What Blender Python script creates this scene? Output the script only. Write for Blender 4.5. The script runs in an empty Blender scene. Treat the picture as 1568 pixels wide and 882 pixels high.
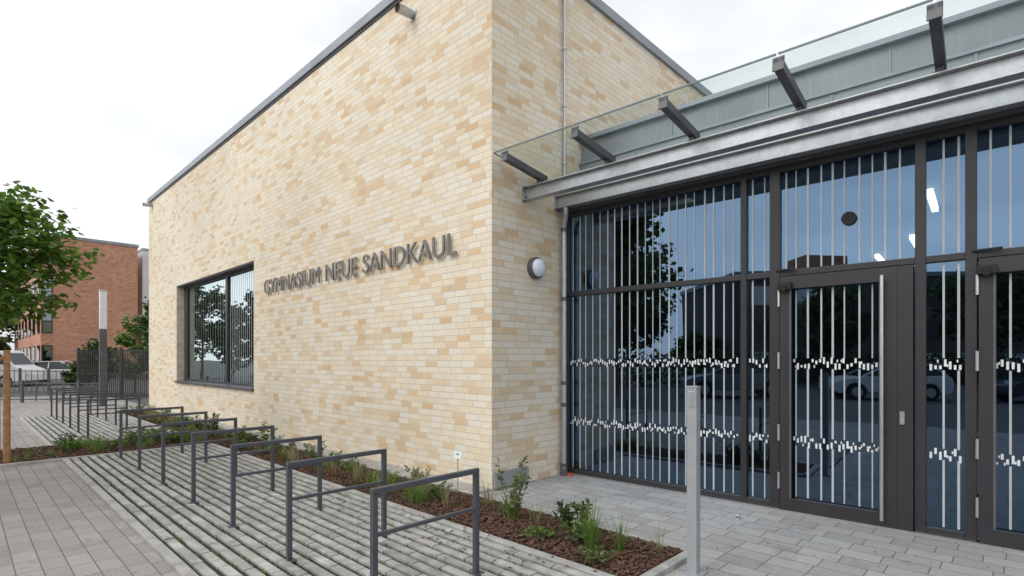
import bpy, bmesh, math, random
from mathutils import Vector, Matrix
R = random.Random(7)
scene = bpy.context.scene
# ------------------------------------------------------------ frames
def V(x, y, z=0): return Vector((x, y, z))
C = V(-.245, 6.495); L = V(-.7194, .6948); N = V(-.6948, -.7194)
G0 = V(.743, 7.518); G = V(.7515, -.6597); NG = V(-.6597, -.7515)
B0 = V(.177, 6.932)
FA = (C, L, N); FG = (G0, G, NG); FB = (B0, G, NG)
FW = (V(0, 0), V(1, 0), V(0, 1))
def P(fr, a, b, z=0): return fr[0] + fr[1]*a + fr[2]*b + V(0, 0, z)

# ------------------------------------------------------------ materials
def nt(name):
    m = bpy.data.materials.new(name); m.use_nodes = True
    t = m.node_tree; b = t.nodes['Principled BSDF']
    return m, t, b
def lnk(t, a, b): t.links.new(a, b)
def math_n(t, op, a, b=None, clamp=False):
    n = t.nodes.new('ShaderNodeMath'); n.operation = op; n.use_clamp = clamp
    for i, x in enumerate((a, b)):
        if x is None: continue
        if isinstance(x, (int, float)): n.inputs[i].default_value = x
        else: lnk(t, x, n.inputs[i])
    return n.outputs[0]
def ramp(t, fac, stops, interp='LINEAR'):
    r = t.nodes.new('ShaderNodeValToRGB'); r.color_ramp.interpolation = interp
    e = r.color_ramp.elements
    while len(e) < len(stops): e.new(.5)
    for i, (p, c) in enumerate(stops):
        e[i].position = p; e[i].color = (c[0], c[1], c[2], 1)
    lnk(t, fac, r.inputs[0]); return r.outputs[0]
def noise(t, vec, scale, detail=2, rough=.6):
    n = t.nodes.new('ShaderNodeTexNoise'); n.inputs['Scale'].default_value = scale
    n.inputs['Detail'].default_value = detail; n.inputs['Roughness'].default_value = rough
    lnk(t, vec, n.inputs['Vector']); return n.outputs['Fac']
def mixc(t, fac, a, b, mode='MIX'):
    n = t.nodes.new('ShaderNodeMix'); n.data_type = 'RGBA'; n.blend_type = mode
    for s, x in ((0, fac), (6, a), (7, b)):
        if isinstance(x, (int, float)): n.inputs[s].default_value = x
        elif isinstance(x, tuple): n.inputs[s].default_value = (x[0], x[1], x[2], 1)
        else: lnk(t, x, n.inputs[s])
    return n.outputs[2]
def bump(t, b, h, strength, dist):
    n = t.nodes.new('ShaderNodeBump'); n.inputs['Strength'].default_value = strength
    n.inputs['Distance'].default_value = dist
    lnk(t, h, n.inputs['Height']); lnk(t, n.outputs[0], b.inputs['Normal'])
def plain(name, col, rough=.6, metal=0, var=.15, scale=6, bmp=0, island=0):
    m, t, b = nt(name)
    g = t.nodes.new('ShaderNodeNewGeometry')
    f = noise(t, g.outputs['Position'], scale)
    lo = tuple(c*(1-var*2) for c in col); hi = tuple(min(1, c*(1+var*2)) for c in col)
    c = ramp(t, f, [(.25, lo), (.75, hi)])
    if island:
        v = math_n(t, 'MULTIPLY_ADD', g.outputs['Random Per Island'], island*2)
        t.nodes[-1].inputs[2].default_value = 1-island
        cc = t.nodes.new('ShaderNodeCombineColor')
        for i in range(3): lnk(t, v, cc.inputs[i])
        c = mixc(t, 1.0, c, cc.outputs[0], 'MULTIPLY')
    lnk(t, c, b.inputs['Base Color'])
    b.inputs['Roughness'].default_value = rough; b.inputs['Metallic'].default_value = metal
    if bmp:
        f2 = noise(t, g.outputs['Position'], 120, 1)
        bump(t, b, f2, bmp, .004)
    return m
def leafmat(name, stops):
    m = bpy.data.materials.new(name); m.use_nodes = True; t = m.node_tree; t.nodes.clear()
    o = t.nodes.new('ShaderNodeOutputMaterial')
    g = t.nodes.new('ShaderNodeNewGeometry')
    c = ramp(t, g.outputs['Random Per Island'], stops)
    df = t.nodes.new('ShaderNodeBsdfDiffuse'); lnk(t, c, df.inputs[0])
    tr = t.nodes.new('ShaderNodeBsdfTranslucent'); lnk(t, c, tr.inputs[0])
    gl = t.nodes.new('ShaderNodeBsdfGlossy'); gl.inputs['Roughness'].default_value = .4
    mx = t.nodes.new('ShaderNodeMixShader'); mx.inputs[0].default_value = .35
    lnk(t, df.outputs[0], mx.inputs[1]); lnk(t, tr.outputs[0], mx.inputs[2])
    m2 = t.nodes.new('ShaderNodeMixShader'); m2.inputs[0].default_value = .05
    lnk(t, mx.outputs[0], m2.inputs[1]); lnk(t, gl.outputs[0], m2.inputs[2])
    lnk(t, m2.outputs[0], o.inputs[0])
    return m
def tiles(name, w, h, mort, stops, mcol, rough=.85, shift=1.0, dirt=.12, bstr=.5, off=0.0, bdist=.006, big=.35, streak=0):
    m, t, b = nt(name)
    uv = t.nodes.new('ShaderNodeUVMap')
    s = t.nodes.new('ShaderNodeSeparateXYZ'); lnk(t, uv.outputs[0], s.inputs[0])
    row = math_n(t, 'FLOOR', math_n(t, 'DIVIDE', s.outputs[1], h))
    wn = t.nodes.new('ShaderNodeTexWhiteNoise'); wn.noise_dimensions = '1D'; lnk(t, row, wn.inputs['W'])
    x = math_n(t, 'ADD', s.outputs[0], math_n(t, 'MULTIPLY', wn.outputs[0], w*shift))
    cb = t.nodes.new('ShaderNodeCombineXYZ'); lnk(t, x, cb.inputs[0]); lnk(t, s.outputs[1], cb.inputs[1])
    br = t.nodes.new('ShaderNodeTexBrick'); lnk(t, cb.outputs[0], br.inputs['Vector'])
    br.offset = off; br.offset_frequency = 2; br.squash = 1
    br.inputs['Scale'].default_value = 1; br.inputs['Brick Width'].default_value = w
    br.inputs['Row Height'].default_value = h; br.inputs['Mortar Size'].default_value = mort
    br.inputs['Mortar Smooth'].default_value = .15; br.inputs['Bias'].default_value = 0
    br.inputs['Color1'].default_value = (0, 0, 0, 1); br.inputs['Color2'].default_value = (1, 1, 1, 1)
    br.inputs['Mortar'].default_value = (.5, .5, .5, 1)
    c = ramp(t, br.outputs['Color'], stops)
    n1 = noise(t, uv.outputs[0], 45, 2, .7)
    c = mixc(t, 1.0, c, ramp(t, n1, [(.25, (1-dirt,)*3), (.75, (1+dirt,)*3)]), 'MULTIPLY')
    c = mixc(t, br.outputs['Fac'], c, mcol)
    n2 = noise(t, uv.outputs[0], big, 3, .6)
    c = mixc(t, 1.0, c, ramp(t, n2, [(.3, (.90, .885, .86)), (.7, (1.07, 1.07, 1.07))]), 'MULTIPLY')
    if streak:
        n3 = noise(t, uv.outputs[0], 3.2, 3, .7)
        c = mixc(t, 1.0, c, ramp(t, n3, [(.28, (.72, .70, .67)), (.44, (1, 1, 1))]), 'MULTIPLY')
    lnk(t, c, b.inputs['Base Color']); b.inputs['Roughness'].default_value = rough
    hgt = math_n(t, 'SUBTRACT', 1.0, br.outputs['Fac'])
    hgt = math_n(t, 'ADD', hgt, math_n(t, 'MULTIPLY', n1, .35))
    bump(t, b, hgt, bstr, bdist)
    return m
def glassmat(name, refl, trans, base=.3, rough=0.0):
    m = bpy.data.materials.new(name); m.use_nodes = True; t = m.node_tree
    t.nodes.clear()
    o = t.nodes.new('ShaderNodeOutputMaterial')
    gl = t.nodes.new('ShaderNodeBsdfGlossy'); gl.inputs['Color'].default_value = (*refl, 1)
    gl.inputs['Roughness'].default_value = rough
    tr = t.nodes.new('ShaderNodeBsdfTransparent'); tr.inputs[0].default_value = (*trans, 1)
    fr = t.nodes.new('ShaderNodeFresnel'); fr.inputs[0].default_value = 1.5
    f = math_n(t, 'ADD', fr.outputs[0], base)
    g = t.nodes.new('ShaderNodeNewGeometry')
    nz = noise(t, g.outputs['Position'], .7, 1)
    bp = t.nodes.new('ShaderNodeBump'); bp.inputs['Strength'].default_value = .07
    bp.inputs['Distance'].default_value = .05; lnk(t, nz, bp.inputs['Height']); lnk(t, bp.outputs[0], gl.inputs['Normal'])
    mx = t.nodes.new('ShaderNodeMixShader'); lnk(t, f, mx.inputs[0])
    lnk(t, tr.outputs[0], mx.inputs[1]); lnk(t, gl.outputs[0], mx.inputs[2]); lnk(t, mx.outputs[0], o.inputs[0])
    return m

M = {}
M['brick'] = tiles('cream_brick', .25, .083, .006,
    [(0, (.66, .46, .27)), (.05, (.70, .53, .345)), (.2, (.755, .63, .455)), (.5, (.79, .69, .53)), (.75, (.80, .725, .60)), (.93, (.76, .70, .60)), (.97, (.72, .55, .35)), (1, (.70, .50, .30))],
    (.64, .575, .475), dirt=.06, bstr=.7, big=.25)
M['redbrick'] = tiles('red_brick', .25, .083, .008,
    [(0, (.42, .17, .09)), (.5, (.52, .235, .14)), (1, (.60, .31, .20))], (.46, .33, .26), dirt=.15)
M['paver'] = tiles('paver_grey', .30, .20, .004, [(0, (.29, .288, .283)), (.5, (.335, .33, .325)), (1, (.375, .37, .36))],
    (.12, .115, .105), shift=.6, dirt=.14, big=.5, streak=1)
M['paver2'] = tiles('paver_left', .30, .15, .004, [(0, (.27, .25, .235)), (.5, (.30, .28, .265)), (1, (.34, .32, .30))],
    (.12, .11, .09), shift=.6, dirt=.14, big=.5, streak=1)
M['asphalt'] = plain('asphalt', (.085, .085, .085), .9, var=.15, scale=2)
M['concrete'] = plain('concrete', (.36, .35, .33), .85, var=.14, scale=5, bmp=.3)
M['slat'] = plain('concrete_slat', (.35, .34, .32), .9, var=.18, scale=7, bmp=.4, island=.12)
M['soil'] = plain('soil', (.045, .042, .03), .95, var=.3, scale=20, bmp=.5)
M['mulch'] = plain('bark_chip', (.11, .055, .032), .9, var=.2, scale=30, island=.6)
M['frame'] = plain('frame_paint', (.030, .027, .029), .42, var=.06, scale=3)
M['rack'] = plain('rack_paint', (.07, .075, .088), .5, var=.08, scale=8)
M['steel'] = plain('galvanised_steel', (.47, .48, .49), .40, .75, var=.06, scale=14)
M['steeld'] = plain('painted_steel', (.10, .10, .105), .45, .2, var=.1, scale=5)
M['stainless'] = plain('stainless', (.62, .62, .62), .28, .9, var=.05)
M['zinc'] = plain('zinc_coping', (.27, .295, .32), .5, .3, var=.08, scale=1.5)
M['clad'] = plain('cladding', (.25, .265, .275), .5, .2, var=.08, scale=1.2)
M['bollard'] = plain('bollard_paint', (.36, .37, .38), .45, .2, var=.05)
M['white'] = plain('white_print', (.70, .71, .72), .6, var=.03)
M['stripe'] = plain('grey_print', (.44, .46, .48), .6, var=.03)
M['whitewall'] = plain('white_render', (.74, .74, .73), .8, var=.04, scale=1)
M['darkrender'] = plain('dark_render', (.10, .09, .085), .8, var=.1, scale=1)
M['opal'] = plain('opal_glass', (.72, .76, .82), .25, var=.02)
M['letter'] = plain('letter_metal', (.20, .19, .175), .45, .4, var=.1, scale=4)
M['glass'] = glassmat('entrance_glass', (.34, .53, .78), (.25, .34, .37), .22)
M['winglass'] = glassmat('window_glass', (.50, .58, .60), (.35, .4, .4), .25)
M['canopy'] = glassmat('canopy_glass', (.7, .8, .8), (.84, .89, .885), .02)
M['edge'] = plain('glass_edge', (.14, .20, .21), .2, var=.05)
M['dark'] = plain('interior_dark', (.035, .04, .045), .8, var=.1)
M['intfloor'] = plain('interior_floor', (.05, .055, .06), .35, var=.1)
M['intwall'] = plain('interior_wall', (.10, .12, .13), .8, var=.1)
M['rubber'] = plain('rubber', (.02, .02, .02), .8, var=.1)
M['bark'] = plain('tree_bark', (.16, .115, .075), .9, var=.25, scale=20)
M['wood'] = plain('wood_stake', (.36, .19, .09), .8, var=.2, scale=12)
M['leaf'] = leafmat('tree_leaf', [(0, (.05, .11, .015)), (.5, (.11, .22, .03)), (1, (.21, .34, .06))])
M['leafd'] = leafmat('dark_leaf', [(0, (.025, .05, .012)), (.5, (.05, .095, .022)), (1, (.10, .16, .04))])
M['grass'] = leafmat('grass_blade', [(0, (.07, .15, .02)), (.6, (.15, .27, .04)), (1, (.30, .34, .11))])
M['dry'] = leafmat('dry_grass', [(0, (.22, .20, .08)), (.6, (.32, .30, .14)), (1, (.38, .35, .18))])
M['weed'] = leafmat('weed_leaf', [(0, (.06, .11, .025)), (.6, (.12, .19, .045)), (1, (.22, .25, .09))])
M['litter'] = leafmat('dead_leaf', [(0, (.12, .08, .03)), (.6, (.22, .17, .07)), (1, (.14, .18, .05))])
M['red'] = plain('pipe_cap', (.5, .10, .04), .5)
M['teal'] = plain('teal_panel', (.05, .25, .30), .5)
M['carw'] = plain('car_white', (.7, .7, .7), .25, var=.02)
M['carg'] = plain('car_grey', (.25, .27, .29), .25, .5, var=.02)
M['card'] = plain('car_dark', (.04, .05, .07), .2, .3, var=.02)
M['cargl'] = plain('car_glass', (.02, .025, .03), .08, var=.02)
me, te, be = nt('lamp_strip'); be.inputs['Emission Color'].default_value = (1, .95, .85, 1); be.inputs['Emission Strength'].default_value = 8
M['strip'] = me

# ------------------------------------------------------------ mesh builder
class MB:
    def __init__(s, name): s.name = name; s.v = []; s.f = []; s.m = []; s.sm = []; s.mats = []
    def mi(s, k):
        if k not in s.mats: s.mats.append(k)
        return s.mats.index(k)
    def add(s, pts, faces, mat, smooth=False):
        o = len(s.v); s.v += [tuple(p) for p in pts]; k = s.mi(mat)
        for f in faces: s.f.append([i+o for i in f]); s.m.append(k); s.sm.append(smooth)
    def box(s, fr, x0, x1, y0, y1, z0, z1, mat):
        pts = [P(fr, x, y, z) for z in (z0, z1) for y in (y0, y1) for x in (x0, x1)]
        s.add(pts, [(0, 1, 3, 2), (4, 6, 7, 5), (0, 4, 5, 1), (2, 3, 7, 6), (0, 2, 6, 4), (1, 5, 7, 3)], mat)
    def quad(s, pts, mat): s.add(pts, [tuple(range(len(pts)))], mat)
    def cyl(s, p0, p1, r0, r1, mat, seg=12, caps=True):
        p0 = Vector(p0); p1 = Vector(p1); d = (p1-p0).normalized()
        u = d.orthogonal().normalized(); w = d.cross(u)
        pts = []
        for p, r in ((p0, r0), (p1, r1)):
            for i in range(seg):
                an = 2*math.pi*i/seg; pts.append(p+(u*math.cos(an)+w*math.sin(an))*r)
        s.add(pts, [(i, (i+1) % seg, seg+(i+1) % seg, seg+i) for i in range(seg)], mat, True)
        if caps: s.add(pts, [tuple(reversed(range(seg))), tuple(range(seg, 2*seg))], mat)
    def obox(s, p0, p1, w, h, mat, up=V(0, 0, 1)):
        p0 = Vector(p0); p1 = Vector(p1); d = (p1-p0).normalized(); sd = d.cross(up).normalized(); u = sd.cross(d)
        pts = [p+sd*a*w/2+u*b*h/2 for p in (p0, p1) for b in (-1, 1) for a in (-1, 1)]
        s.add(pts, [(0, 1, 3, 2), (4, 6, 7, 5), (0, 4, 5, 1), (2, 3, 7, 6), (0, 2, 6, 4), (1, 5, 7, 3)], mat)
    def build(s, parent=None, bevel=0, fix=True):
        me = bpy.data.meshes.new(s.name); me.from_pydata(s.v, [], s.f); 
        for k in s.mats: me.materials.append(M[k])
        for p, k, q in zip(me.polygons, s.m, s.sm): p.material_index = k; p.use_smooth = q
        if fix:
            bm = bmesh.new(); bm.from_mesh(me); bmesh.ops.recalc_face_normals(bm, faces=bm.faces); bm.to_mesh(me); bm.free()
        uvl = me.uv_layers.new(name='UVMap')
        if fix:
          for p in me.polygons:
            n = p.normal
            if abs(n.z) > .7:
                for li in p.loop_indices:
                    c = me.vertices[me.loops[li].vertex_index].co; uvl.data[li].uv = (c.dot(L), c.dot(N))
            else:
                tg = V(0, 0, 1).cross(n).normalized()
                for li in p.loop_indices:
                    c = me.vertices[me.loops[li].vertex_index].co; uvl.data[li].uv = (c.dot(tg), c.z)
        ob = bpy.data.objects.new(s.name, me); scene.collection.objects.link(ob)
        if parent: ob.parent = parent
        if bevel:
            md = ob.modifiers.new('b', 'BEVEL'); md.width = bevel; md.segments = 2; md.limit_method = 'ANGLE'
        return ob
def empty(name):
    e = bpy.data.objects.new(name, None); scene.collection.objects.link(e); return e

# ------------------------------------------------------------ ground
g = MB('ground'); g.quad([V(-600, -600), V(600, -600), V(600, 600), V(-600, 600)], 'asphalt'); g.build()
p = MB('entrance_pavement')
p.quad([P(FA, -20, 1.25, .004), P(FA, 0.001, 1.25, .004), P(FA, 0.001, -14, .004), P(FA, -20, -14, .004)], 'paver')
p.quad([P(FA, -20, 3.36, .004), P(FA, -2.9, 3.36, .004), P(FA, -2.9, 1.25, .004), P(FA, -20, 1.25, .004)], 'paver')
p.build()
p = MB('footpath_pavement')
p.quad([P(FA, -20, 8, .004), P(FA, 26, 8, .004), P(FA, 26, 3.36, .004), P(FA, -20, 3.36, .004)], 'paver2')
p.quad([P(FA, 14.9, 3.36, .004), P(FA, 26, 3.36, .004), P(FA, 26, 0, .004), P(FA, 14.9, 0, .004)], 'paver2')
p.build()
# slatted bike parking paving
sl = MB('bicycle_parking_paving')
def slatfield(a0, a1, n0, n1):
    sl.quad([P(FA, a0, n0, .008), P(FA, a1, n0, .008), P(FA, a1, n1, .008), P(FA, a0, n1, .008)], 'soil')
    cnt = 17; pitch = (n1-n0)/cnt
    for i in range(cnt):
        n = n0+.02+i*pitch
        a = a0+.01+(i % 2)*-.2
        while a < a1:
            s0 = max(a, a0+.01); s1 = min(a+.388, a1-.01)
            if s1 > s0+.03:
                z = .036+R.uniform(-.003, .003); dn = R.uniform(-.003, .003)
                sl.box(FA, s0, s1, n+dn, n+.071+dn, .009, z, 'slat')
            a += .40
slatfield(-2.9, 6.2, 1.30, 3.28); slatfield(8.1, 14.8, 1.30, 3.28)
sl.build(bevel=.004)
k = MB('kerb_edging')
for a0, a1 in ((-2.85, 6.2), (8.1, 14.8)):
    k.box(FA, a0, a1, 3.285, 3.36, .0, .036, 'concrete')
    k.box(FA, a0, a1, 1.205, 1.29, .0, .042, 'concrete')
k.box(FA, -2.75, -2.67, .36, 1.20, 0, .045, 'concrete'); k.box(FA, -2.67, 15, .32, .38, 0, .045, 'concrete')
k.box(FA, 6.21, 6.28, 1.3, 4.75, 0, .045, 'concrete'); k.box(FA, 8.02, 8.09, 1.3, 4.75, 0, .045, 'concrete')
k.box(FA, 6.29, 8.01, 4.68, 4.75, 0, .045, 'concrete')
k.box(FA, 0, 16.7, 0.002, .315, 0, .03, 'concrete')
k.build(bevel=.006)
bed = MB('planting_bed')
bed.quad([P(FA, -2.67, .38, .02), P(FA, 15, .38, .02), P(FA, 15, 1.2, .02), P(FA, -2.67, 1.2, .02)], 'soil')
bed.quad([P(FA, 6.29, 1.2, .022), P(FA, 8.01, 1.2, .022), P(FA, 8.01, 4.68, .022), P(FA, 6.29, 4.68, .022)], 'soil')
bed.build()
mu = MB('bark_mulch')
def chips(a0, a1, n0, n1, cnt, s=1):
    for i in range(cnt):
        c = P(FA, R.uniform(a0, a1), R.uniform(n0, n1), R.uniform(.025, .05))
        an = R.uniform(0, 6.28); d = V(math.cos(an), math.sin(an), R.uniform(-.35, .35)).normalized()
        l = R.uniform(.015, .05)*s; mu.obox(c-d*l/2, c+d*l/2, R.uniform(.008, .022)*s, R.uniform(.004, .009)*s, 'mulch')
chips(-2.65, 0, .39, 1.19, 4400); chips(0, 4, .39, 1.19, 3600); chips(4, 15, .39, 1.19, 3000, 1.5); chips(6.3, 8, 1.2, 4.66, 2600, 1.5)
for i in range(60):
    c = P(FA, R.uniform(-2.6, 1), R.uniform(1.2, 1.7), R.uniform(.045, .05)); d = V(R.uniform(-1, 1), R.uniform(-1, 1)).normalized()
    mu.obox(c-d*.012, c+d*.012, .01, .005, 'mulch')
mu.build(fix=False)

# ------------------------------------------------------------ vegetation
def leaf(mb, p, d, w, l, mat, up=None):
    d = d.normalized(); sd = d.cross(up or V(R.uniform(-1, 1), R.uniform(-1, 1), R.uniform(.2, 1))).normalized(); nn = sd.cross(d)
    mb.add([p, p+d*l*.35+sd*w*.5+nn*l*.06, p+d*l*.75+sd*w*.33+nn*l*.02, p+d*l-nn*l*.08, p+d*l*.75-sd*w*.33+nn*l*.02, p+d*l*.35-sd*w*.5+nn*l*.06, p+d*l*.5-nn*l*.03],
           [(0, 1, 6), (1, 2, 6), (2, 3, 6), (3, 4, 6), (4, 5, 6), (5, 0, 6)], mat)
def leaf2(mb, p, d, w, l, mat):
    d = d.normalized(); sd = d.cross(V(R.uniform(-1, 1), R.uniform(-1, 1), R.uniform(.2, 1))).normalized(); nn = sd.cross(d)
    mb.add([p, p+d*l*.45+sd*w*.5+nn*l*.1, p+d*l, p+d*l*.45-sd*w*.5+nn*l*.1], [(0, 1, 2), (0, 2, 3)], mat)
def rdir(zmin=-1, zmax=1):
    an = R.uniform(0, 6.283); z = R.uniform(zmin, zmax); r = math.sqrt(max(0, 1-z*z)); return V(r*math.cos(an), r*math.sin(an), z)
def tuft(name, p, n, h, spread, mat='grass', w=.006):
    mb = MB(name)
    for i in range(n):
        d = rdir(0, 1); d.z = 0; b = p+d*R.uniform(0, .05)*spread*3; hh = h*R.uniform(.5, 1.1); sp = R.uniform(.1, 1)*spread
        sd = V(-d.y, d.x, 0).normalized() if d.length > .01 else V(1, 0, 0)
        pts = []
        for j in range(4):
            q = j/3; c = b+d*sp*h*q*q*1.2+V(0, 0, hh*(q-.25*sp*q*q)); ww = w*(1-q*.85)
            pts += [c-sd*ww/2, c+sd*ww/2]
        mb.add(pts, [(0, 1, 3, 2), (2, 3, 5, 4), (4, 5, 7, 6)], mat)
    return mb.build(fix=False)
def shrub(name, p, h, r, stems, lpn, ls, mat='weed', wob=.3):
    mb = MB(name)
    for i in range(stems):
        d = rdir(.3, 1); top = p+V(d.x*r, d.y*r, h*R.uniform(.6, 1.05)); mid = p.lerp(top, .5)+V(R.uniform(-1, 1), R.uniform(-1, 1), .3)*r*wob
        mb.cyl(p, mid, .004, .003, 'bark', 5, False); mb.cyl(mid, top, .003, .0015, 'bark', 5, False)
        for j in range(lpn):
            q = R.uniform(.15, 1); c = p.lerp(mid, q*2) if q < .5 else mid.lerp(top, q*2-1)
            leaf(mb, c, rdir(-.2, .9), ls*.5*R.uniform(.6, 1.1), ls*R.uniform(.6, 1.2), mat)
    return mb.build(fix=False)
def tree(name, p, h, trunk_h, r, cr_h, nb, nl, ls, mat='leaf', tr=.06, fine=False):
    mb = MB(name)
    mb.cyl(p, p+V(0.02, 0, trunk_h), tr, tr*.8, 'bark', 10); top = p+V(.05, .03, h*.9)
    mb.cyl(p+V(.02, 0, trunk_h), top, tr*.8, tr*.15, 'bark', 8)
    cz = trunk_h+cr_h*.5
    for i in range(nb):
        d = rdir(-.55, .95); e = p+V(d.x*r*R.uniform(.65, 1.05), d.y*r*R.uniform(.65, 1.05), cz+d.z*cr_h*.5*R.uniform(.8, 1.1))
        q = p+V(0, 0, max(trunk_h*.9, min(h*.85, e.z-p.z-R.uniform(.1, .35)*cr_h)))
        m = q.lerp(e, .55)+V(R.uniform(-1, 1), R.uniform(-1, 1), R.uniform(-.3, .6))*r*.1
        mb.cyl(q, m, tr*.3, tr*.16, 'bark', 6, False); mb.cyl(m, e, tr*.16, tr*.05, 'bark', 5, False)
        for j in range(nl):
            t_ = R.uniform(.25, 1.02); c = (q.lerp(m, t_*2) if t_ < .5 else m.lerp(e, t_*2-1))+rdir()*r*.13*R.uniform(.2, 1.3)
            dd = rdir(-.9, .3)
            if fine: leaf(mb, c, dd, ls*R.uniform(.55, .9), ls*R.uniform(.7, 1.2), mat, V(R.uniform(-.5, .5), R.uniform(-.5, .5), 1))
            else: leaf2(mb, c, dd, ls*R.uniform(.6, 1.0), ls*R.uniform(.8, 1.3), mat)
    return mb.build(fix=False)
shrub('flowering_shrub', P(FA, -1.07, .72, .03), .66, .20, 11, 22, .055, 'weed')
tuft('grass_tuft', P(FA, -2.15, .95, .03), 190, .44, .36)
tuft('grass_tuft', P(FA, -2.28, .75, .03), 60, .36, .5)
shrub('low_shrub', P(FA, -1.72, .62, .03), .27, .2, 16, 26, .06, 'leafd')
shrub('low_shrub', P(FA, -1.95, .85, .03), .22, .2, 12, 26, .05, 'weed')
shrub('groundcover_plant', P(FA, -2.3, 1.08, .03), .1, .18, 16, 10, .045, 'weed')
shrub('groundcover_plant', P(FA, -1.6, 1.0, .03), .1, .18, 14, 9, .045, 'leaf')
tuft('dry_grass', P(FA, -2.5, .5, .03), 26, .30, .7, 'dry', .004)
tuft('dry_grass', P(FA, .35, .8, .03), 90, .42, .8, 'dry', .005)
tuft('grass_tuft', P(FA, .1, 1.0, .03), 130, .30, .8)
tuft('grass_tuft', P(FA, .75, .95, .03), 120, .32, .9)
a = -1.3
while a < 14.8:
    kx = R.random(); n_ = R.uniform(.48, 1.1); q = P(FA, a, n_, .03); big = 1.1 if a < 5 else 1.3
    if kx < .3: tuft('grass_tuft', q, 70, R.uniform(.16, .32), .9, w=.006*big)
    elif kx < .48: tuft('dry_grass', q, 50, R.uniform(.25, .42), .8, 'dry', .005*big)
    elif kx < .8: shrub('low_shrub', q, R.uniform(.14, .34)*big, R.uniform(.12, .2), 8, 18, .05*big, R.choice(['weed', 'leaf', 'weed', 'leafd']))
    else: shrub('groundcover_plant', q, .1, .2, 12, 10, .045*big, 'weed')
    a += R.uniform(.13, .34)
for i in range(34):
    q = P(FA, R.uniform(6.4, 7.9), R.uniform(1.3, 3.3), .03)
    if R.random() < .6: tuft('grass_tuft', q, 60, R.uniform(.12, .26), 1, w=.009)
    else: shrub('low_shrub', q, R.uniform(.12, .3), .22, 9, 16, .06, R.choice(['weed', 'leaf']))
for i in range(7): tuft('grass_tuft', P(FA, R.uniform(6.4, 7.9), R.uniform(3.4, 4.6), .03), 30, R.uniform(.08, .16), 1, w=.008)
w = MB('joint_weeds')
for i in range(620):
    a_ = R.choice([R.uniform(-2.8, 6.1), R.uniform(-2.8, 1)]); row = R.randrange(1, 17); q = P(FA, a_, 1.30+.02+row*.1165-.022+R.uniform(-.012, .012), .012)
    for j in range(R.randrange(3, 8)):
        leaf2(w, q+V(R.uniform(-.02, .02), R.uniform(-.02, .02)), rdir(.1, .9), .01, R.uniform(.02, .045), 'grass')
w.build(fix=False)
w = MB('leaf_litter')
for i in range(170):
    q = P(FA, R.uniform(-5, 5), R.uniform(-1.5, 5.2), .012)
    n_ = (q-C).dot(N); a_ = (q-C).dot(L)
    if a_ > 0 and n_ < .05: continue
    if -2.9 < a_ < 6.2 and .3 < n_ < 3.4: q.z = .05
    an = R.uniform(0, 6.28); leaf(w, q, V(math.cos(an), math.sin(an), .05), R.uniform(.008, .018), R.uniform(.015, .035), 'litter', V(0, 0, 1))
w.build(fix=False)

tp = V(-8.35, 8.55)
tree('street_tree', tp, 4.4, 1.9, 1.42, 2.6, 66, 62, .14, 'leaf', .045, True)
st = empty('tree_stake')
tri = [(.68, -.42), (-.45, .6), (-.5, -.45)]
for dx, dy in tri:
    b = MB('stake'); b.cyl(tp+V(dx, dy), tp+V(dx, dy, 1.74), .045, .04, 'wood', 12); b.build(st)
b = MB('crossbar')
for i in range(3):
    p0 = tp+V(*tri[i], 1.6); p1 = tp+V(*tri[(i+1) % 3], 1.6); b.cyl(p0, p1, .033, .033, 'wood', 10)
b.build(st)

# ------------------------------------------------------------ school building
sb = empty('school_building')
H = 7.02; LEN = 16.75; W0, W1, WZ0, WZ1 = 7.5, 13.45, .95, 3.76
w = MB('brick_walls')
w.box(FA, 0, W0, -.4, 0, 0, H-.1, 'brick'); w.box(FA, W1, LEN, -.4, 0, 0, H-.1, 'brick')
w.box(FA, W0, W1, -.4, 0, 0, WZ0, 'brick'); w.box(FA, W0, W1, -.4, 0, WZ1, H-.1, 'brick')
w.box(FA, 0, .4, -14, -.4, 0, H-.1, 'brick'); w.box(FA, LEN-.4, LEN, -14, -.4, 0, H-.1, 'brick')
w.box(FA, .4, LEN-.4, -14, -13.6, 0, H-.1, 'brick')
o = w.build(sb)
w = MB('roof_slab'); w.box(FA, .4, LEN-.4, -13.6, -.4, H-.5, H-.3, 'dark'); w.box(FA, .4, LEN-.4, -5, -4.9, 0, H-.5, 'intwall')
w.box(FA, .4, LEN-.4, -4.9, -.4, 0.0, .05, 'intfloor'); w.box(FA, .4, LEN-.4, -4.9, -.4, 4.2, 4.3, 'intwall'); w.build(sb)
w = MB('roof_coping')
w.box(FA, -.05, LEN+.05, -.42, .05, H-.15, H, 'zinc'); w.box(FA, -.05, .42, -14.05, -.423, H-.15, H, 'zinc')
w.box(FA, LEN-.42, LEN+.05, -14.05, -.423, H-.15, H, 'zinc')
w.box(FA, -.02, LEN+.02, .003, .02, H-.19, H-.153, 'steeld'); w.build(sb, bevel=.006)
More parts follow.
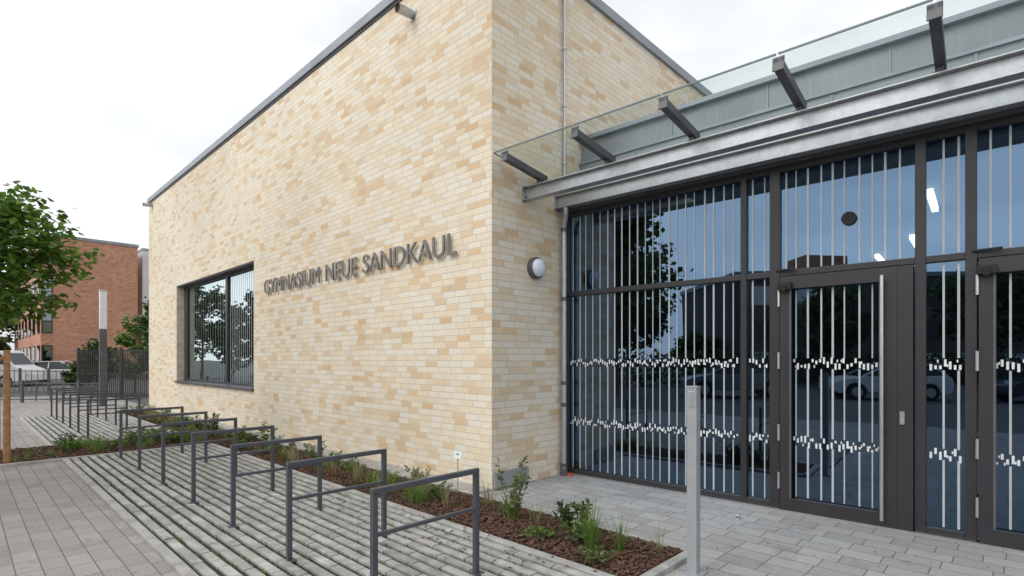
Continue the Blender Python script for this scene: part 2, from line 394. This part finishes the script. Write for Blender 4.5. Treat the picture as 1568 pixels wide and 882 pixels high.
# window
w = MB('window_frame')
n0, n1 = -.27, -.20
w.box(FA, W0, W1, n0, n1, WZ0, WZ0+.07, 'frame'); w.box(FA, W0, W1, n0, n1, WZ1-.09, WZ1, 'frame')
w.box(FA, W0, W0+.07, n0, n1, WZ0+.07, WZ1-.09, 'frame'); w.box(FA, W1-.3, W1, n0, n1, WZ0+.07, WZ1-.09, 'frame')
w.box(FA, 9.75, 9.9, n0, n1+.01, WZ0+.07, WZ1-.09, 'frame')
w.box(FA, W0+.002, W1-.002, -.2, .05, WZ0-.045, WZ0-.003+.02, 'steeld')
w.box(FA, W0, W1, -.2, -.02, WZ1-.03, WZ1-.002, 'steeld')
w.build(sb, bevel=.004)
w = MB('window_glass'); w.quad([P(FA, W0, -.235, WZ0), P(FA, W1, -.235, WZ0), P(FA, W1, -.235, WZ1), P(FA, W0, -.235, WZ1)], 'winglass'); w.build(sb)
w = MB('window_stripes')
x = W0+.14
while x < W1-.3:
    wd = .018 if x < 9.7 else .008
    if not 9.7 < x < 9.95: w.box(FA, x, x+wd, -.233, -.232, WZ0+.08, WZ1-.1, 'stripe')
    x += .125 if x < 9.7 else .2
w.build(sb)
# spouts
for a_, z_ in ((1.62, 6.5), (16.3, 6.72)):
    w = MB('overflow_spout'); p0 = P(FA, a_, -.02, z_); p1 = P(FA, a_, .26, z_-.02)
    w.cyl(p0, p1, .062, .062, 'steel', 20, False); w.cyl(p0, P(FA, a_, .24, z_-.018), .052, .052, 'rubber', 20, True)
    w.cyl(P(FA, a_, .0, z_), P(FA, a_, .012, z_), .09, .09, 'steel', 20); w.build(sb)
w = MB('base_plinth'); w.box(FA, -.045, -.002, -.62, -.02, .03, .22, 'steel'); w.box(FA, -.05, -.046, -.50, -.30, .06, .18, 'concrete'); w.build(sb, bevel=.004)
w = MB('conduit_pipe'); w.cyl(P(FA, -.045, -1.36, 3.85), P(FA, -.045, -1.36, H-.2), .022, .022, 'steel', 12)
for z in (4.3, 5.1, 5.9, 6.6): w.cyl(P(FA, -.045, -1.36, z), P(FA, -.045, -1.36, z+.03), .032, .032, 'steel', 12)
w.build(sb)
w = MB('wall_joint'); w.box(FA, 7.46, 7.475, .0005, .0015, 3.76, H-.15, 'steel'); w.build(sb)
# entrance block
w = MB('entrance_cladding')
D = -.34
w.box(FG, 0.02, 14, D-.1, D, 3.9, 4.42, 'clad'); w.box(FG, 0.02, 14, D-.14, D-.04, 4.425, 4.74, 'clad')
w.box(FG, 0.02, 14, D-.4, D+.03, 4.74, 4.80, 'zinc'); w.box(FG, .02, 14, D-.05, D+.03, 4.40, 4.435, 'zinc')
x = .9
while x < 14:
    w.box(FG, x, x+.02, D, D+.012, 3.9, 4.40, 'zinc'); w.box(FG, x+.5, x+.52, D-.04, D-.028, 4.436, 4.738, 'zinc'); x += 1.15
w.box(FG, 0.02, 14, D-.1, .05, 3.64, 3.885, 'steeld')
w.box(FG, 0.3, 14, -8, D-.42, 4.6, 4.7, 'clad')
w.build(sb, bevel=.003)
w = MB('lobby_interior')
w.box(FG, .3, 14, -7.9, -.06, 0, .02, 'intfloor'); w.box(FG, .3, 14, -8, -7.9, 0, 3.6, 'intwall'); w.box(FG, .3, 14, -7.9, -.44, 3.45, 3.58, 'dark')
w.box(FG, .2, .3, -8, -.1, 0, 3.6, 'dark'); w.box(FG, 13.9, 14, -8, -.1, 0, 3.6, 'dark')
for x in (2.2, 6.4, 10.5): w.cyl(P(FG, x, -3.2, 0), P(FG, x, -3.2, 3.45), .16, .16, 'intwall', 20)
w.box(FG, 3.1, 5.2, -7.88, -7.8, .02, 2.4, 'dark'); w.box(FG, 7, 9.6, -5.5, -4.9, .02, 1.1, 'intwall')
w.build(sb)
w = MB('ceiling_lamp')
for x, y in ((3.95, -1.1), (4.9, -2.6), (3.6, -3.6), (3.0, -5.0), (6.5, -4.0), (8, -2.5)):
    w.box(FG, x, x+.06, y-.9, y, 3.36, 3.42, 'strip')
w.build(sb)
# curtain wall
w = MB('entrance_frames')
TOP = 3.64
posts = [(0.0, .08), (2.40, 2.46), (2.70, 2.80), (3.94, 4.02), (4.29, 4.37), (5.51, 5.59), (5.86, 5.92), (8.2, 8.26), (10.6, 10.66), (13, 13.06)]
for x0, x1 in posts: w.box(FG, x0, x1, -.08, .045, 0.005, TOP, 'frame')
for (a0, a1), (b0, b1) in zip(posts[:-1], posts[1:]):
    w.box(FG, a1, b0, -.08, .04, 2.47, 2.53, 'frame'); w.box(FG, a1, b0, -.08, .04, TOP-.07, TOP, 'frame')
    if not (2.7 < a1 < 2.9 or 4.3 < a1 < 4.5): w.box(FG, a1, b0, -.08, .04, 0.005, .09, 'frame')
w.build(sb, bevel=.004)
w = MB('entrance_glazing'); w.quad([P(FG, .05, 0, .02), P(FG, 13, 0, .02), P(FG, 13, 0, TOP), P(FG, .05, 0, TOP)], 'glass'); w.build(sb)
w = MB('sill_strip'); w.box(FG, .09, 13, .047, .09, .004, .03, 'steel'); w.build(sb)
def door(s0, s1, hinge_left, name):
    d = empty(name); d.parent = sb
    l = MB('leaf_frame'); y0, y1 = .02, .075
    if hinge_left: gl0, gl1 = s0+.10, s1-.27
    else: gl0, gl1 = s0+.17, s1-.12
    l.box(FG, s0+.01, gl0, y0, y1, .02, 2.46, 'frame'); l.box(FG, gl1, s1-.01, y0, y1, .02, 2.46, 'frame')
    l.box(FG, gl0, gl1, y0, y1, .02, .16, 'frame'); l.box(FG, gl0, gl1, y0, y1, 2.33, 2.46, 'frame')
    l.box(FG, gl0, gl0+.02, y1, y1+.008, .16, 2.33, 'steeld'); l.box(FG, gl1+.14, gl1+.145, y1, y1+.002, .03, 2.45, 'rubber'); l.build(d, bevel=.005)
    h = MB('pull_handle'); hx = (gl1+.03) if hinge_left else (gl0-.03)
    h.cyl(P(FG, hx, .14, .1), P(FG, hx, .14, 2.38), .017, .017, 'stainless', 14)
    for z in (.25, 1.2, 2.2): h.cyl(P(FG, hx, .07, z), P(FG, hx, .14, z), .01, .01, 'stainless', 10)
    h.build(d)
    k2 = MB('lock'); kx = s1-.09 if hinge_left else s0+.09
    k2.box(FG, kx-.018, kx+.018, y1, y1+.012, 1.0, 1.12, 'stainless'); k2.cyl(P(FG, kx, y1, 1.03), P(FG, kx, y1+.02, 1.03), .012, .012, 'steel', 12); k2.build(d)
    hg = MB('hinges'); hx = s0-.0 if hinge_left else s0
    for z in (.25, .75, 1.5, 2.15): hg.cyl(P(FG, hx, y1+.01, z), P(FG, hx, y1+.01, z+.17), .013, .013, 'stainless', 12)
    hg.build(d)
    if hinge_left:
        cl = MB('door_sensor'); cl.box(FG, s0+.0, s0+.13, y1, y1+.07, 2.32, 2.39, 'rubber'); cl.cyl(P(FG, s0-.03, y1-.02, 2.53), P(FG, s0+.16, y1+.02, 2.53), .012, .012, 'rubber', 10)
        cl.cyl(P(FG, s0+.06, .076, 2.35), P(FG, s0+.06, .17, 2.33), .035, .03, 'rubber', 14); cl.build(d, bevel=.006)
door(2.80, 3.94, True, 'entrance_door'); door(4.37, 5.51, True, 'entrance_door.001')
# printed stripes
w = MB('glass_stripes')
def in_post(x):
    for a0, a1 in posts:
        if a0-.015 < x+.02 and x < a1+.015: return True
    return (2.77 < x < 2.91) or (3.65 < x < 3.95) or (4.35 < x < 4.48) or (5.2 < x < 5.55)
def in_up(x):
    return any(a0-.015 < x+.02 and x < a1+.015 for a0, a1 in posts)
x = .14
while x < 12.9:
    wd = R.choice([.012, .016, .019]); jx = x+R.uniform(-.012, .012)
    isd = 2.8 < x < 3.94 or 4.37 < x < 5.51
    zb, zt = (.17, 2.32) if isd else (.1, 2.46)
    if not in_post(jx):
        for z0, z1 in ((zb, .70), (.80, 1.50), (1.61, zt)): w.box(FG, jx, jx+wd, .003, .005, z0, z1, 'stripe')
    if not in_up(jx): w.box(FG, jx, jx+wd, .003, .005, 2.54, TOP-.08, 'stripe')
    x += .108
x = .1
while x < 12.9:
    if not in_post(x):
        for zc in (.745, 1.555):
            dz = R.choice([-.028, -.01, .012, .03]); hh = R.uniform(.010, .036)
            w.box(FG, x, x+.018, .0055, .0075, zc+dz-hh, zc+dz+hh, 'white')
            if R.random() < .3: w.box(FG, x+.019, x+.030, .0055, .0075, zc-dz-.012, zc-dz+.012, 'white')
    x += .034
w.build(sb)
w = MB('door_sticker'); w.cyl(P(FG, 3.42, .01, 2.98), P(FG, 3.42, .03, 2.98), .065, .065, 'rubber', 20); w.build(sb)

# canopy
cn = empty('glass_canopy')
def ibeam(mb, fr, s0, s1, n, z0, z1, fw, tf=.014, tw=.01, mat='steel'):
    mb.box(fr, s0, s1, n-fw/2, n+fw/2, z0, z0+tf, mat); mb.box(fr, s0, s1, n-fw/2, n+fw/2, z1-tf, z1, mat)
    mb.box(fr, s0+.001, s1-.001, n-tw/2, n+tw/2, z0+tf, z1-tf, mat)
b = MB('front_beam'); ibeam(b, FB, 0, 13, 0, 3.645, 3.815, .12)
b.box(FB, -.012, 0, -.075, .075, 3.62, 3.84, 'steel')
for z in (3.67, 3.79):
    for n in (-.05, .05): b.cyl(P(FB, .06, .062, z), P(FB, .06, .08, z), .012, .012, 'steeld', 6)
b.build(cn, bevel=.003)
b = MB('rear_beam'); ibeam(b, FG, .0, 14, .16, 3.665, 3.845, .12); b.box(FG, -.012, 0, .08, .24, 3.64, 3.87, 'steel'); b.build(cn, bevel=.003)
for i in range(12):
    s = .216+i*.995
    b = MB('bracket'); b.obox(P(FB, s, -.14, 3.905), P(FB, s, .64, 3.985), .07, .085, 'steeld')
    b.box(FB, s-.02, s+.02, -.02, .02, 3.817, 3.87, 'steeld'); b.box(FB, s-.045, s+.045, -.05, .05, 3.8165, 3.826, 'steeld')
    b.obox(P(FB, s, .641, 3.99), P(FB, s, .653, 3.992), .09, .12, 'steeld')
    b.build(cn, bevel=.004)
b = MB('glass_panes')
for i in range(12):
    s0 = .216+i*.995-.0+.008; s1 = s0+.98
    if i == 0: s0 = .216-.14
    A = [P(FB, s0, -.62, 3.93), P(FB, s1, -.62, 3.93), P(FB, s1, .68, 4.055), P(FB, s0, .68, 4.055)]
    b.quad(A, 'canopy')
    b.obox(P(FB, s0, .684, 4.055), P(FB, s1, .684, 4.055), .012, .014, 'edge')
b.obox(P(FB, .07, -.62, 3.93), P(FB, .07, .68, 4.055), .012, .014, 'edge')
b.build(cn, fix=False)

# downpipe
d = MB('rain_downpipe')
d.cyl(P(FA, -.09, -1.29, .1), P(FA, -.09, -1.29, 3.42), .035, .035, 'steel', 16)
d.cyl(P(FA, -.09, -1.29, 3.42), P(FA, -.16, -1.24, 3.56), .035, .035, 'steel', 16); d.cyl(P(FA, -.16, -1.24, 3.55), P(FA, -.16, -1.24, 3.66), .035, .035, 'steel', 16)
for z in (.12, .95, 1.25, 2.4, 3.35): d.cyl(P(FA, -.09, -1.29, z), P(FA, -.09, -1.29, z+.05), .045, .045, 'steeld', 16)
d.cyl(P(FA, -.09, -1.29, .0), P(FA, -.09, -1.29, .1), .05, .05, 'steeld', 16)
d.cyl(P(FA, -.16, -1.33, .0), P(FA, -.16, -1.33, .035), .05, .05, 'red', 16)
d.build()
# wall lamp
wl = empty('wall_lamp')
def lathe(name, org, ax, prof, mat, parent, seg=28):
    mb = MB(name); ax = ax.normalized(); u = V(0, 0, 1); v = ax.cross(u)
    if v.length < .01: u = V(1, 0, 0); v = ax.cross(u)
    pts = [org+ax*h+(u*math.cos(2*math.pi*i/seg)+v*math.sin(2*math.pi*i/seg))*r for h, r in prof for i in range(seg)]
    fs = [(j*seg+i, j*seg+(i+1) % seg, (j+1)*seg+(i+1) % seg, (j+1)*seg+i) for j in range(len(prof)-1) for i in range(seg)]
    mb.add(pts, fs, mat, True); return mb.build(parent)
lp = P(FA, 0, -.773, 2.795)
lathe('housing', lp, -L, [(0, .14), (.06, .14), (.075, .13), (.075, .10), (.07, .02)], 'steeld', wl)
lathe('diffuser', lp, -L, [(.07, .118), (.10, .112), (.125, .09), (.14, .05), (.145, .001)], 'opal', wl)
# lettering
le = empty('wall_lettering')
for word, a0, a1 in (('GYMNASIUM', 6.82, 4.37), ('NEUE', 4.13, 3.08), ('SANDKAUL', 2.90, .61)):
    cu = bpy.data.curves.new(word, 'FONT'); cu.body = word; cu.size = 1; cu.extrude = .03; cu.offset = -.004
    ob = bpy.data.objects.new('tmp', cu); scene.collection.objects.link(ob)
    bpy.context.view_layer.update()
    dg = bpy.context.evaluated_depsgraph_get(); me = bpy.data.meshes.new_from_object(ob.evaluated_get(dg))
    bpy.data.objects.remove(ob)
    xs = [v.co.x for v in me.vertices]; ys = [v.co.y for v in me.vertices]; x0, x1, y0, y1 = min(xs), max(xs), min(ys), max(ys)
    for v in me.vertices:
        fx = (v.co.x-x0)/(x1-x0); fy = (v.co.y-y0)/(y1-y0)
        v.co = P(FA, a0+(a1-a0)*fx, .03+(v.co.z+.03)/.06*.025, 2.955+.29*fy)
    me.materials.clear(); me.materials.append(M['letter'])
    o = bpy.data.objects.new('word_'+word.lower(), me); scene.collection.objects.link(o); o.parent = le
# plant label
pl = MB('plant_label'); q = P(FA, .22, .35, 0)
pl.cyl(q, q+V(0, 0, .42), .006, .006, 'steel', 8); cc = q+V(0, 0, .46)
dx = -L; up = V(0, 0, 1)*.9+N*-.3
pl.add([cc-dx*.07-up*.045+N*.004, cc+dx*.07-up*.045+N*.004, cc+dx*.07+up*.045+N*.004, cc-dx*.07+up*.045+N*.004,
        cc-dx*.07-up*.045-N*.004, cc+dx*.07-up*.045-N*.004, cc+dx*.07+up*.045-N*.004, cc-dx*.07+up*.045-N*.004],
       [(0, 1, 2, 3), (7, 6, 5, 4), (0, 4, 5, 1), (1, 5, 6, 2), (2, 6, 7, 3), (3, 7, 4, 0)], 'white')
pl.box(FA, .2, .24, .352, .356, .455, .475, 'teal')
pl.build()
# bike racks
for a_ in [-1.77, -.55, .67, 1.88, 3.12, 4.38, 5.62, 8.7, 9.9, 11.1, 12.3, 13.5, 14.6]:
    r = MB('bicycle_rack'); w_ = .019
    for n in (1.86, 2.71):
        r.box(FA, a_-w_, a_+w_, n-w_, n+w_, .03, .762, 'rack')
        r.box(FA, a_-.05, a_+.05, n-.05, n+.05, .03, .038, 'rack')
    r.box(FA, a_-w_, a_+w_, 1.86-w_, 2.71+w_, .764, .80, 'rack'); r.box(FA, a_-.013, a_+.013, 1.86+w_, 2.71-w_, .495, .52, 'rack')
    r.build(bevel=.004)
# bollard
bo = MB('access_bollard'); q = V(1.356, 4.0); FBo = (q, G, NG)
bo.box(FBo, -.037, .037, -.037, .037, .012, 1.385, 'bollard'); bo.box(FBo, -.04, .04, -.04, .04, 1.387, 1.40, 'bollard')
bo.box(FBo, -.022, .022, .037, .040, 1.24, 1.36, 'steel'); bo.box(FBo, -.08, .08, -.08, .08, .004, .016, 'bollard')
for dx, dy in ((-.06, -.06), (.06, -.06), (-.06, .06), (.06, .06)): bo.cyl(P(FBo, dx, dy, .016), P(FBo, dx, dy, .03), .01, .01, 'steel', 6)
bo.build(bevel=.003)
q = V(2.26, 5.355)
lathe('door_stop', q, V(0, 0, 1), [(.004, .02), (.02, .012), (.025, .02), (.038, .027), (.05, .02), (.056, .001)], 'steel', None)
mt = MB('entrance_mat'); mt.box(FG, 4.95, 6.6, .42, 1.3, .005, .02, 'rubber'); mt.build(bevel=.004)

# ------------------------------------------------------------ left background
ll = MB('light_column'); q = V(-13.9, 18.2); FQ = (q, L, N)
ll.box(FQ, -.1, .1, -.1, .1, 0, 2.62, 'steeld'); ll.box(FQ, -.095, .095, -.095, .095, 2.625, 3.9, 'opal'); ll.box(FQ, -.1, .1, -.1, .1, 3.9, 3.95, 'steel'); ll.build(bevel=.006)
rb = empty('red_brick_building')
F1 = (V(-39.6, 45), V(.6948, .7194), V(-.7194, .6948))
w = MB('walls'); w.box(F1, 0, 6.8, 0, 30, 0, 12.0, 'redbrick'); w.build(rb)
w = MB('coping'); w.box(F1, -.08, 6.88, -.08, 30.08, 12.0, 12.25, 'zinc'); w.build(rb)
w = MB('windows')
for fl in range(4):
    z = .9+fl*2.9
    for y in (.5, 4.5, 8.5, 12.5, 16.5, 20.5, 24.5):
        w.box(F1, -.05, -.01, y, y+1.9, z, z+1.9, 'frame'); w.box(F1, -.06, -.052, y+.1, y+.9, z+.1, z+1.8, 'winglass'); w.box(F1, -.06, -.052, y+1.0, y+1.8, z+.1, z+1.8, 'winglass')
    w.box(F1, .05, .75, -.05, -.01, z, z+1.9, 'frame'); w.box(F1, .12, .68, -.06, -.052, z+.1, z+1.8, 'winglass')
w.build(rb)
wb = empty('white_building'); F2 = (V(-35.6, 51.6), V(.6948, .7194), V(-.7194, .6948))
w = MB('walls'); w.box(F2, 0, 22, 0, 3, 0, 12.1, 'whitewall'); w.build(wb)
w = MB('windows')
for fl in range(4):
    for x in (2.2, 5, 8, 11, 14, 17): w.box(F2, x, x+1.4, -.05, -.01, .9+fl*2.9, 2.8+fl*2.9, 'frame'); w.box(F2, x+.1, x+1.3, -.06, -.052, 1+fl*2.9, 2.7+fl*2.9, 'winglass')
w.box(F2, -.05, 22.05, -.05, 3.05, 12.1, 12.3, 'zinc'); w.build(wb)
def fence(name, p0, p1, h, step, r, mat, plen=2.4):
    mb = MB(name); d = (p1-p0); n = int(d.length/step); u = d.normalized()
    for i in range(n+1):
        q = p0+u*step*i; mb.obox(q+V(0, 0, .06), q+V(0, 0, h), r, r, mat, V(1, 0, 0))
    for z in (.12, h*.5, h-.05): mb.obox(p0+V(0, 0, z), p1+V(0, 0, z), .03, .04, mat)
    for i in range(int(d.length/plen)+1):
        q = p0+u*plen*i; mb.obox(q, q+V(0, 0, h+.08), .08, .08, mat, V(1, 0, 0))
    return mb.build()
fence('metal_fence', V(-18.3, 22.6), V(-14.2, 21.4), 2.0, .11, .03, 'frame')
fence('mesh_fence', V(-34, 30), V(-19.5, 23.5), 1.1, .5, .02, 'steeld')
fence('low_railing', V(-22, 19.5), V(-15.2, 19.8), .75, .5, .03, 'steeld', 2)
def car(name, pos, ang, paint, van=False):
    e = empty(name); X = V(math.cos(ang), math.sin(ang)); Y = V(-math.sin(ang), math.cos(ang)); F = (pos, X, Y)
    if van: prof = [(-2.3, .35), (-2.36, 1.0), (-2.3, 1.98), (-2.15, 2.1), (.9, 2.1), (1.1, 2.02), (1.75, 1.22), (2.25, 1.02), (2.36, .7), (2.36, .35)]
    else: prof = [(-2.1, .35), (-2.15, .7), (-2.05, .92), (-1.9, 1.0), (-1.1, .98), (1.0, .95), (1.75, .82), (2.08, .66), (2.12, .35)]
    arch = []
    for cx in (1.3, -1.3): arch += [(cx+.36*math.cos(t_), .33+.36*math.sin(t_)) for t_ in [math.pi*i/8 for i in range(9)]]
    poly = prof + [(1.9, .22)] + [(x, max(z, .22)) for x, z in arch] + [(-1.9, .22)]
    b = MB('body'); n = len(poly)
    pts = [P(F, x, y, z) for y in (-.88, .88) for x, z in poly]
    b.add(pts, [tuple(range(n)), tuple(reversed(range(n, 2*n)))]+[(i, (i+1) % n, n+(i+1) % n, n+i) for i in range(n)], paint); b.build(e, bevel=.03)
    c = MB('cabin')
    if van:
        for y in (-1, 1):
            c.add([P(F, x, y*.885, z) for x, z in ((.25, 1.3), (1.55, 1.3), (1.1, 1.88), (.25, 1.88))], [(0, 1, 2, 3)], 'cargl')
            c.box(F, -2.3, .15, y*.883-.004, y*.883+.004, .75, .95, 'teal')
        c.add([P(F, x+.02, y, z) for x, y, z in ((1.70, -.78, 1.29), (1.70, .78, 1.29), (1.15, .72, 1.97), (1.15, -.72, 1.97))], [(0, 1, 2, 3)], 'cargl')
    else:
        cb = [(-1.95, .97), (-1.45, 1.42), (-.9, 1.48), (.1, 1.46), (1.05, .94)]
        inset = [.80, .64, .62, .64, .80]
        pts = [P(F, x, -i, z) for (x, z), i in zip(cb, inset)]+[P(F, x, i, z) for (x, z), i in zip(cb, inset)]
        c.add(pts, [(0, 1, 2, 3, 4), (9, 8, 7, 6, 5), (0, 5, 6, 1), (3, 8, 9, 4)], 'cargl'); c.add(pts, [(1, 6, 7, 2), (2, 7, 8, 3)], paint)
        for sy in (-1, 1):
            for x0, z0, x1, z1 in ((-.45, .97, -.45, 1.47), (1.05, .95, .1, 1.46), (-1.95, .98, -1.45, 1.42), (-1.45, 1.43, .1, 1.47)):
                c.obox(P(F, x0, sy*.80, z0), P(F, x1, sy*.635, z1), .05, .06, paint)
    c.build(e)
    for x in (-1.3, 1.3):
        for y in (-.82, .82):
            wh = MB('wheel'); s_ = 1 if y > 0 else -1
            wh.cyl(P(F, x, y-.1, .32), P(F, x, y+.1, .32), .32, .32, 'rubber', 24); wh.cyl(P(F, x, y+s_*.1, .32), P(F, x, y+s_*.11, .32), .2, .19, 'steel', 12); wh.build(e)
    fx = 2.34 if van else 2.05
    lt = MB('lights')
    for y in (-.65, .65): lt.box(F, fx, fx+.06, y-.15, y+.15, .70, .84, 'opal'); lt.box(F, -fx-.11 if not van else -fx-.05, -fx, y-.12, y+.12, .72, .88, 'red')
    lt.build(e)
car('parked_car', V(-28.7, 34.2), .35, 'carw'); car('parked_car', V(-36.5, 38.6), .3, 'carg'); car('parked_van', V(-30.7, 31.6), .15, 'carw', True)
# greenery behind fence
for x, y, h, r in ((-16.0, 24, 4.3, .8), (-17.6, 25, 3.7, 1.0), (-15.0, 25, 3.2, 1.0), (-18.9, 24.5, 2.4, 1.0), (-21.0, 26, 1.5, .8)):
    tree('young_tree', V(x, y), h, h*.15, r, h*.85, 34, 46, .16, R.choice(['leaf', 'leafd']), .04)
for x, y, h, r in ((-62, 62, 9, 4.5), (-70, 58, 10, 5), (-56, 66, 8, 4), (-49, 49, 4, 2.4)):
    tree('background_tree', V(x, y), h, h*.25, r, h*.75, 40, 60, .5, 'leafd', .2)
hd = MB('hedge')
for i in range(4000):
    x = R.uniform(-60, -20); q = V(x, 37+(-x-20)*.5+R.uniform(-.5, .5), R.uniform(0, 1.3)); leaf2(hd, q, rdir(), .16, .24, 'leafd')
hd.build(fix=False)
# trees across the street to the left (mirrored in the classroom window)
for x, y, h, r in ((-27, 21.0, 6.2, 1.9), (-30, 24.3, 5.2, 2.0), (-25, 18.8, 4.2, 1.6), (-36, 29.5, 8, 2.6), (-33, 22, 7.5, 2.4)):
    tree('street_tree', V(x, y), h, h*.15, r, h*.85, 46, 50, .28, 'leafd', .12)

# ------------------------------------------------------------ street behind the camera (seen in the glass)
ab = empty('apartment_building')
FR = (V(-27, -11), V(.15, -1).normalized(), V(-1, -.15).normalized())
w = MB('walls'); w.box(FR, 0, 40, 0, 12, 0, 7.4, 'darkrender'); w.box(FR, -.1, 40.1, -.1, 12.1, 7.4, 7.7, 'zinc')
for fl in range(3):
    x = 1.2
    while x < 39: w.box(FR, x, x+1.6, -.05, -.01, .8+fl*2.3, 2.1+fl*2.3, 'whitewall' if R.random() < .25 else 'frame'); x += 2.9
w.build(ab)
w = MB('penthouse'); w.box(FR, 6, 9, 2, 5, 7.7, 9.2, 'redbrick'); w.build(ab)
for x, y, h, r in ((-15, 1.5, 8, 2.8), (-19, -.5, 6, 2.2), (-10, 3.3, 8.5, 2.6), (-27, -8.5, 3.5, 2.2), (-20, -13, 6, 2.2), (-14, -16, 6.5, 2.4)):
    tree('street_tree', V(x, y), h, h*.3, r, h*.7, 55, 60, .26, 'leafd', .12)
car('parked_car', V(-13.5, -3.2), 1.9, 'carg'); car('parked_car', V(-11.5, -8.5), 1.9, 'carw'); car('parked_car', V(-8.5, -13), 1.9, 'card')
lh = MB('hedge')
for i in range(5000):
    q = V(-22+R.uniform(-.5, .5), R.uniform(-30, 6), R.uniform(0, 2.0)); leaf2(lh, q, rdir(), .2, .3, 'leafd')
lh.build(fix=False)

# ------------------------------------------------------------ camera, light, world
cam = bpy.data.cameras.new('camera'); co = bpy.data.objects.new('camera', cam); scene.collection.objects.link(co)
co.location = (0, 0, 1.6); co.rotation_euler = (math.radians(90), 0, 0)
cam.sensor_width = 36; cam.lens = 36*820/1568; cam.shift_y = 109/1568; cam.clip_end = 2000
scene.camera = co
su = bpy.data.lights.new('sun', 'SUN'); so = bpy.data.objects.new('sun', su); scene.collection.objects.link(so)
su.energy = 1.0; su.angle = math.radians(25); su.color = (1, .97, .92)
sd = V(-.9, -.6, 1.0).normalized()
so.rotation_euler = sd.to_track_quat('Z', 'Y').to_euler()
wd = bpy.data.worlds.new('World'); scene.world = wd; wd.use_nodes = True; t = wd.node_tree
bg = t.nodes['Background']; bg.inputs[1].default_value = .1
sk = t.nodes.new('ShaderNodeTexSky'); sk.sky_type = 'NISHITA'; sk.sun_disc = False
sk.sun_elevation = math.asin(sd.z); sk.sun_rotation = math.atan2(sd.x, sd.y)
tc = t.nodes.new('ShaderNodeTexCoord')
mp = t.nodes.new('ShaderNodeMapping'); mp.inputs['Scale'].default_value = (1, 1, 2.4); lnk(t, tc.outputs['Generated'], mp.inputs[0])
nz = noise(t, mp.outputs[0], 1.8, 4, .5)
cl = ramp(t, nz, [(.34, (8.0, 8.2, 8.6)), (.52, (10.4, 10.6, 10.8)), (.75, (15, 15, 15))])
mx = mixc(t, .93, sk.outputs[0], cl)
# overcast layer is brighter on the side of the veiled sun
dt = t.nodes.new('ShaderNodeVectorMath'); dt.operation = 'DOT_PRODUCT'; lnk(t, tc.outputs['Generated'], dt.inputs[0]); dt.inputs[1].default_value = V(-.85, -.45, .3).normalized()
gain = math_n(t, 'ADD', 1.0, math_n(t, 'MULTIPLY', math_n(t, 'SUBTRACT', dt.outputs['Value'], .25, True), 1.15))
sc = t.nodes.new('ShaderNodeVectorMath'); sc.operation = 'SCALE'; lnk(t, mx, sc.inputs[0]); lnk(t, gain, sc.inputs['Scale'])
lnk(t, sc.outputs[0], bg.inputs[0])
scene.view_settings.view_transform = 'Standard'; scene.view_settings.look = 'None'; scene.view_settings.exposure = 0
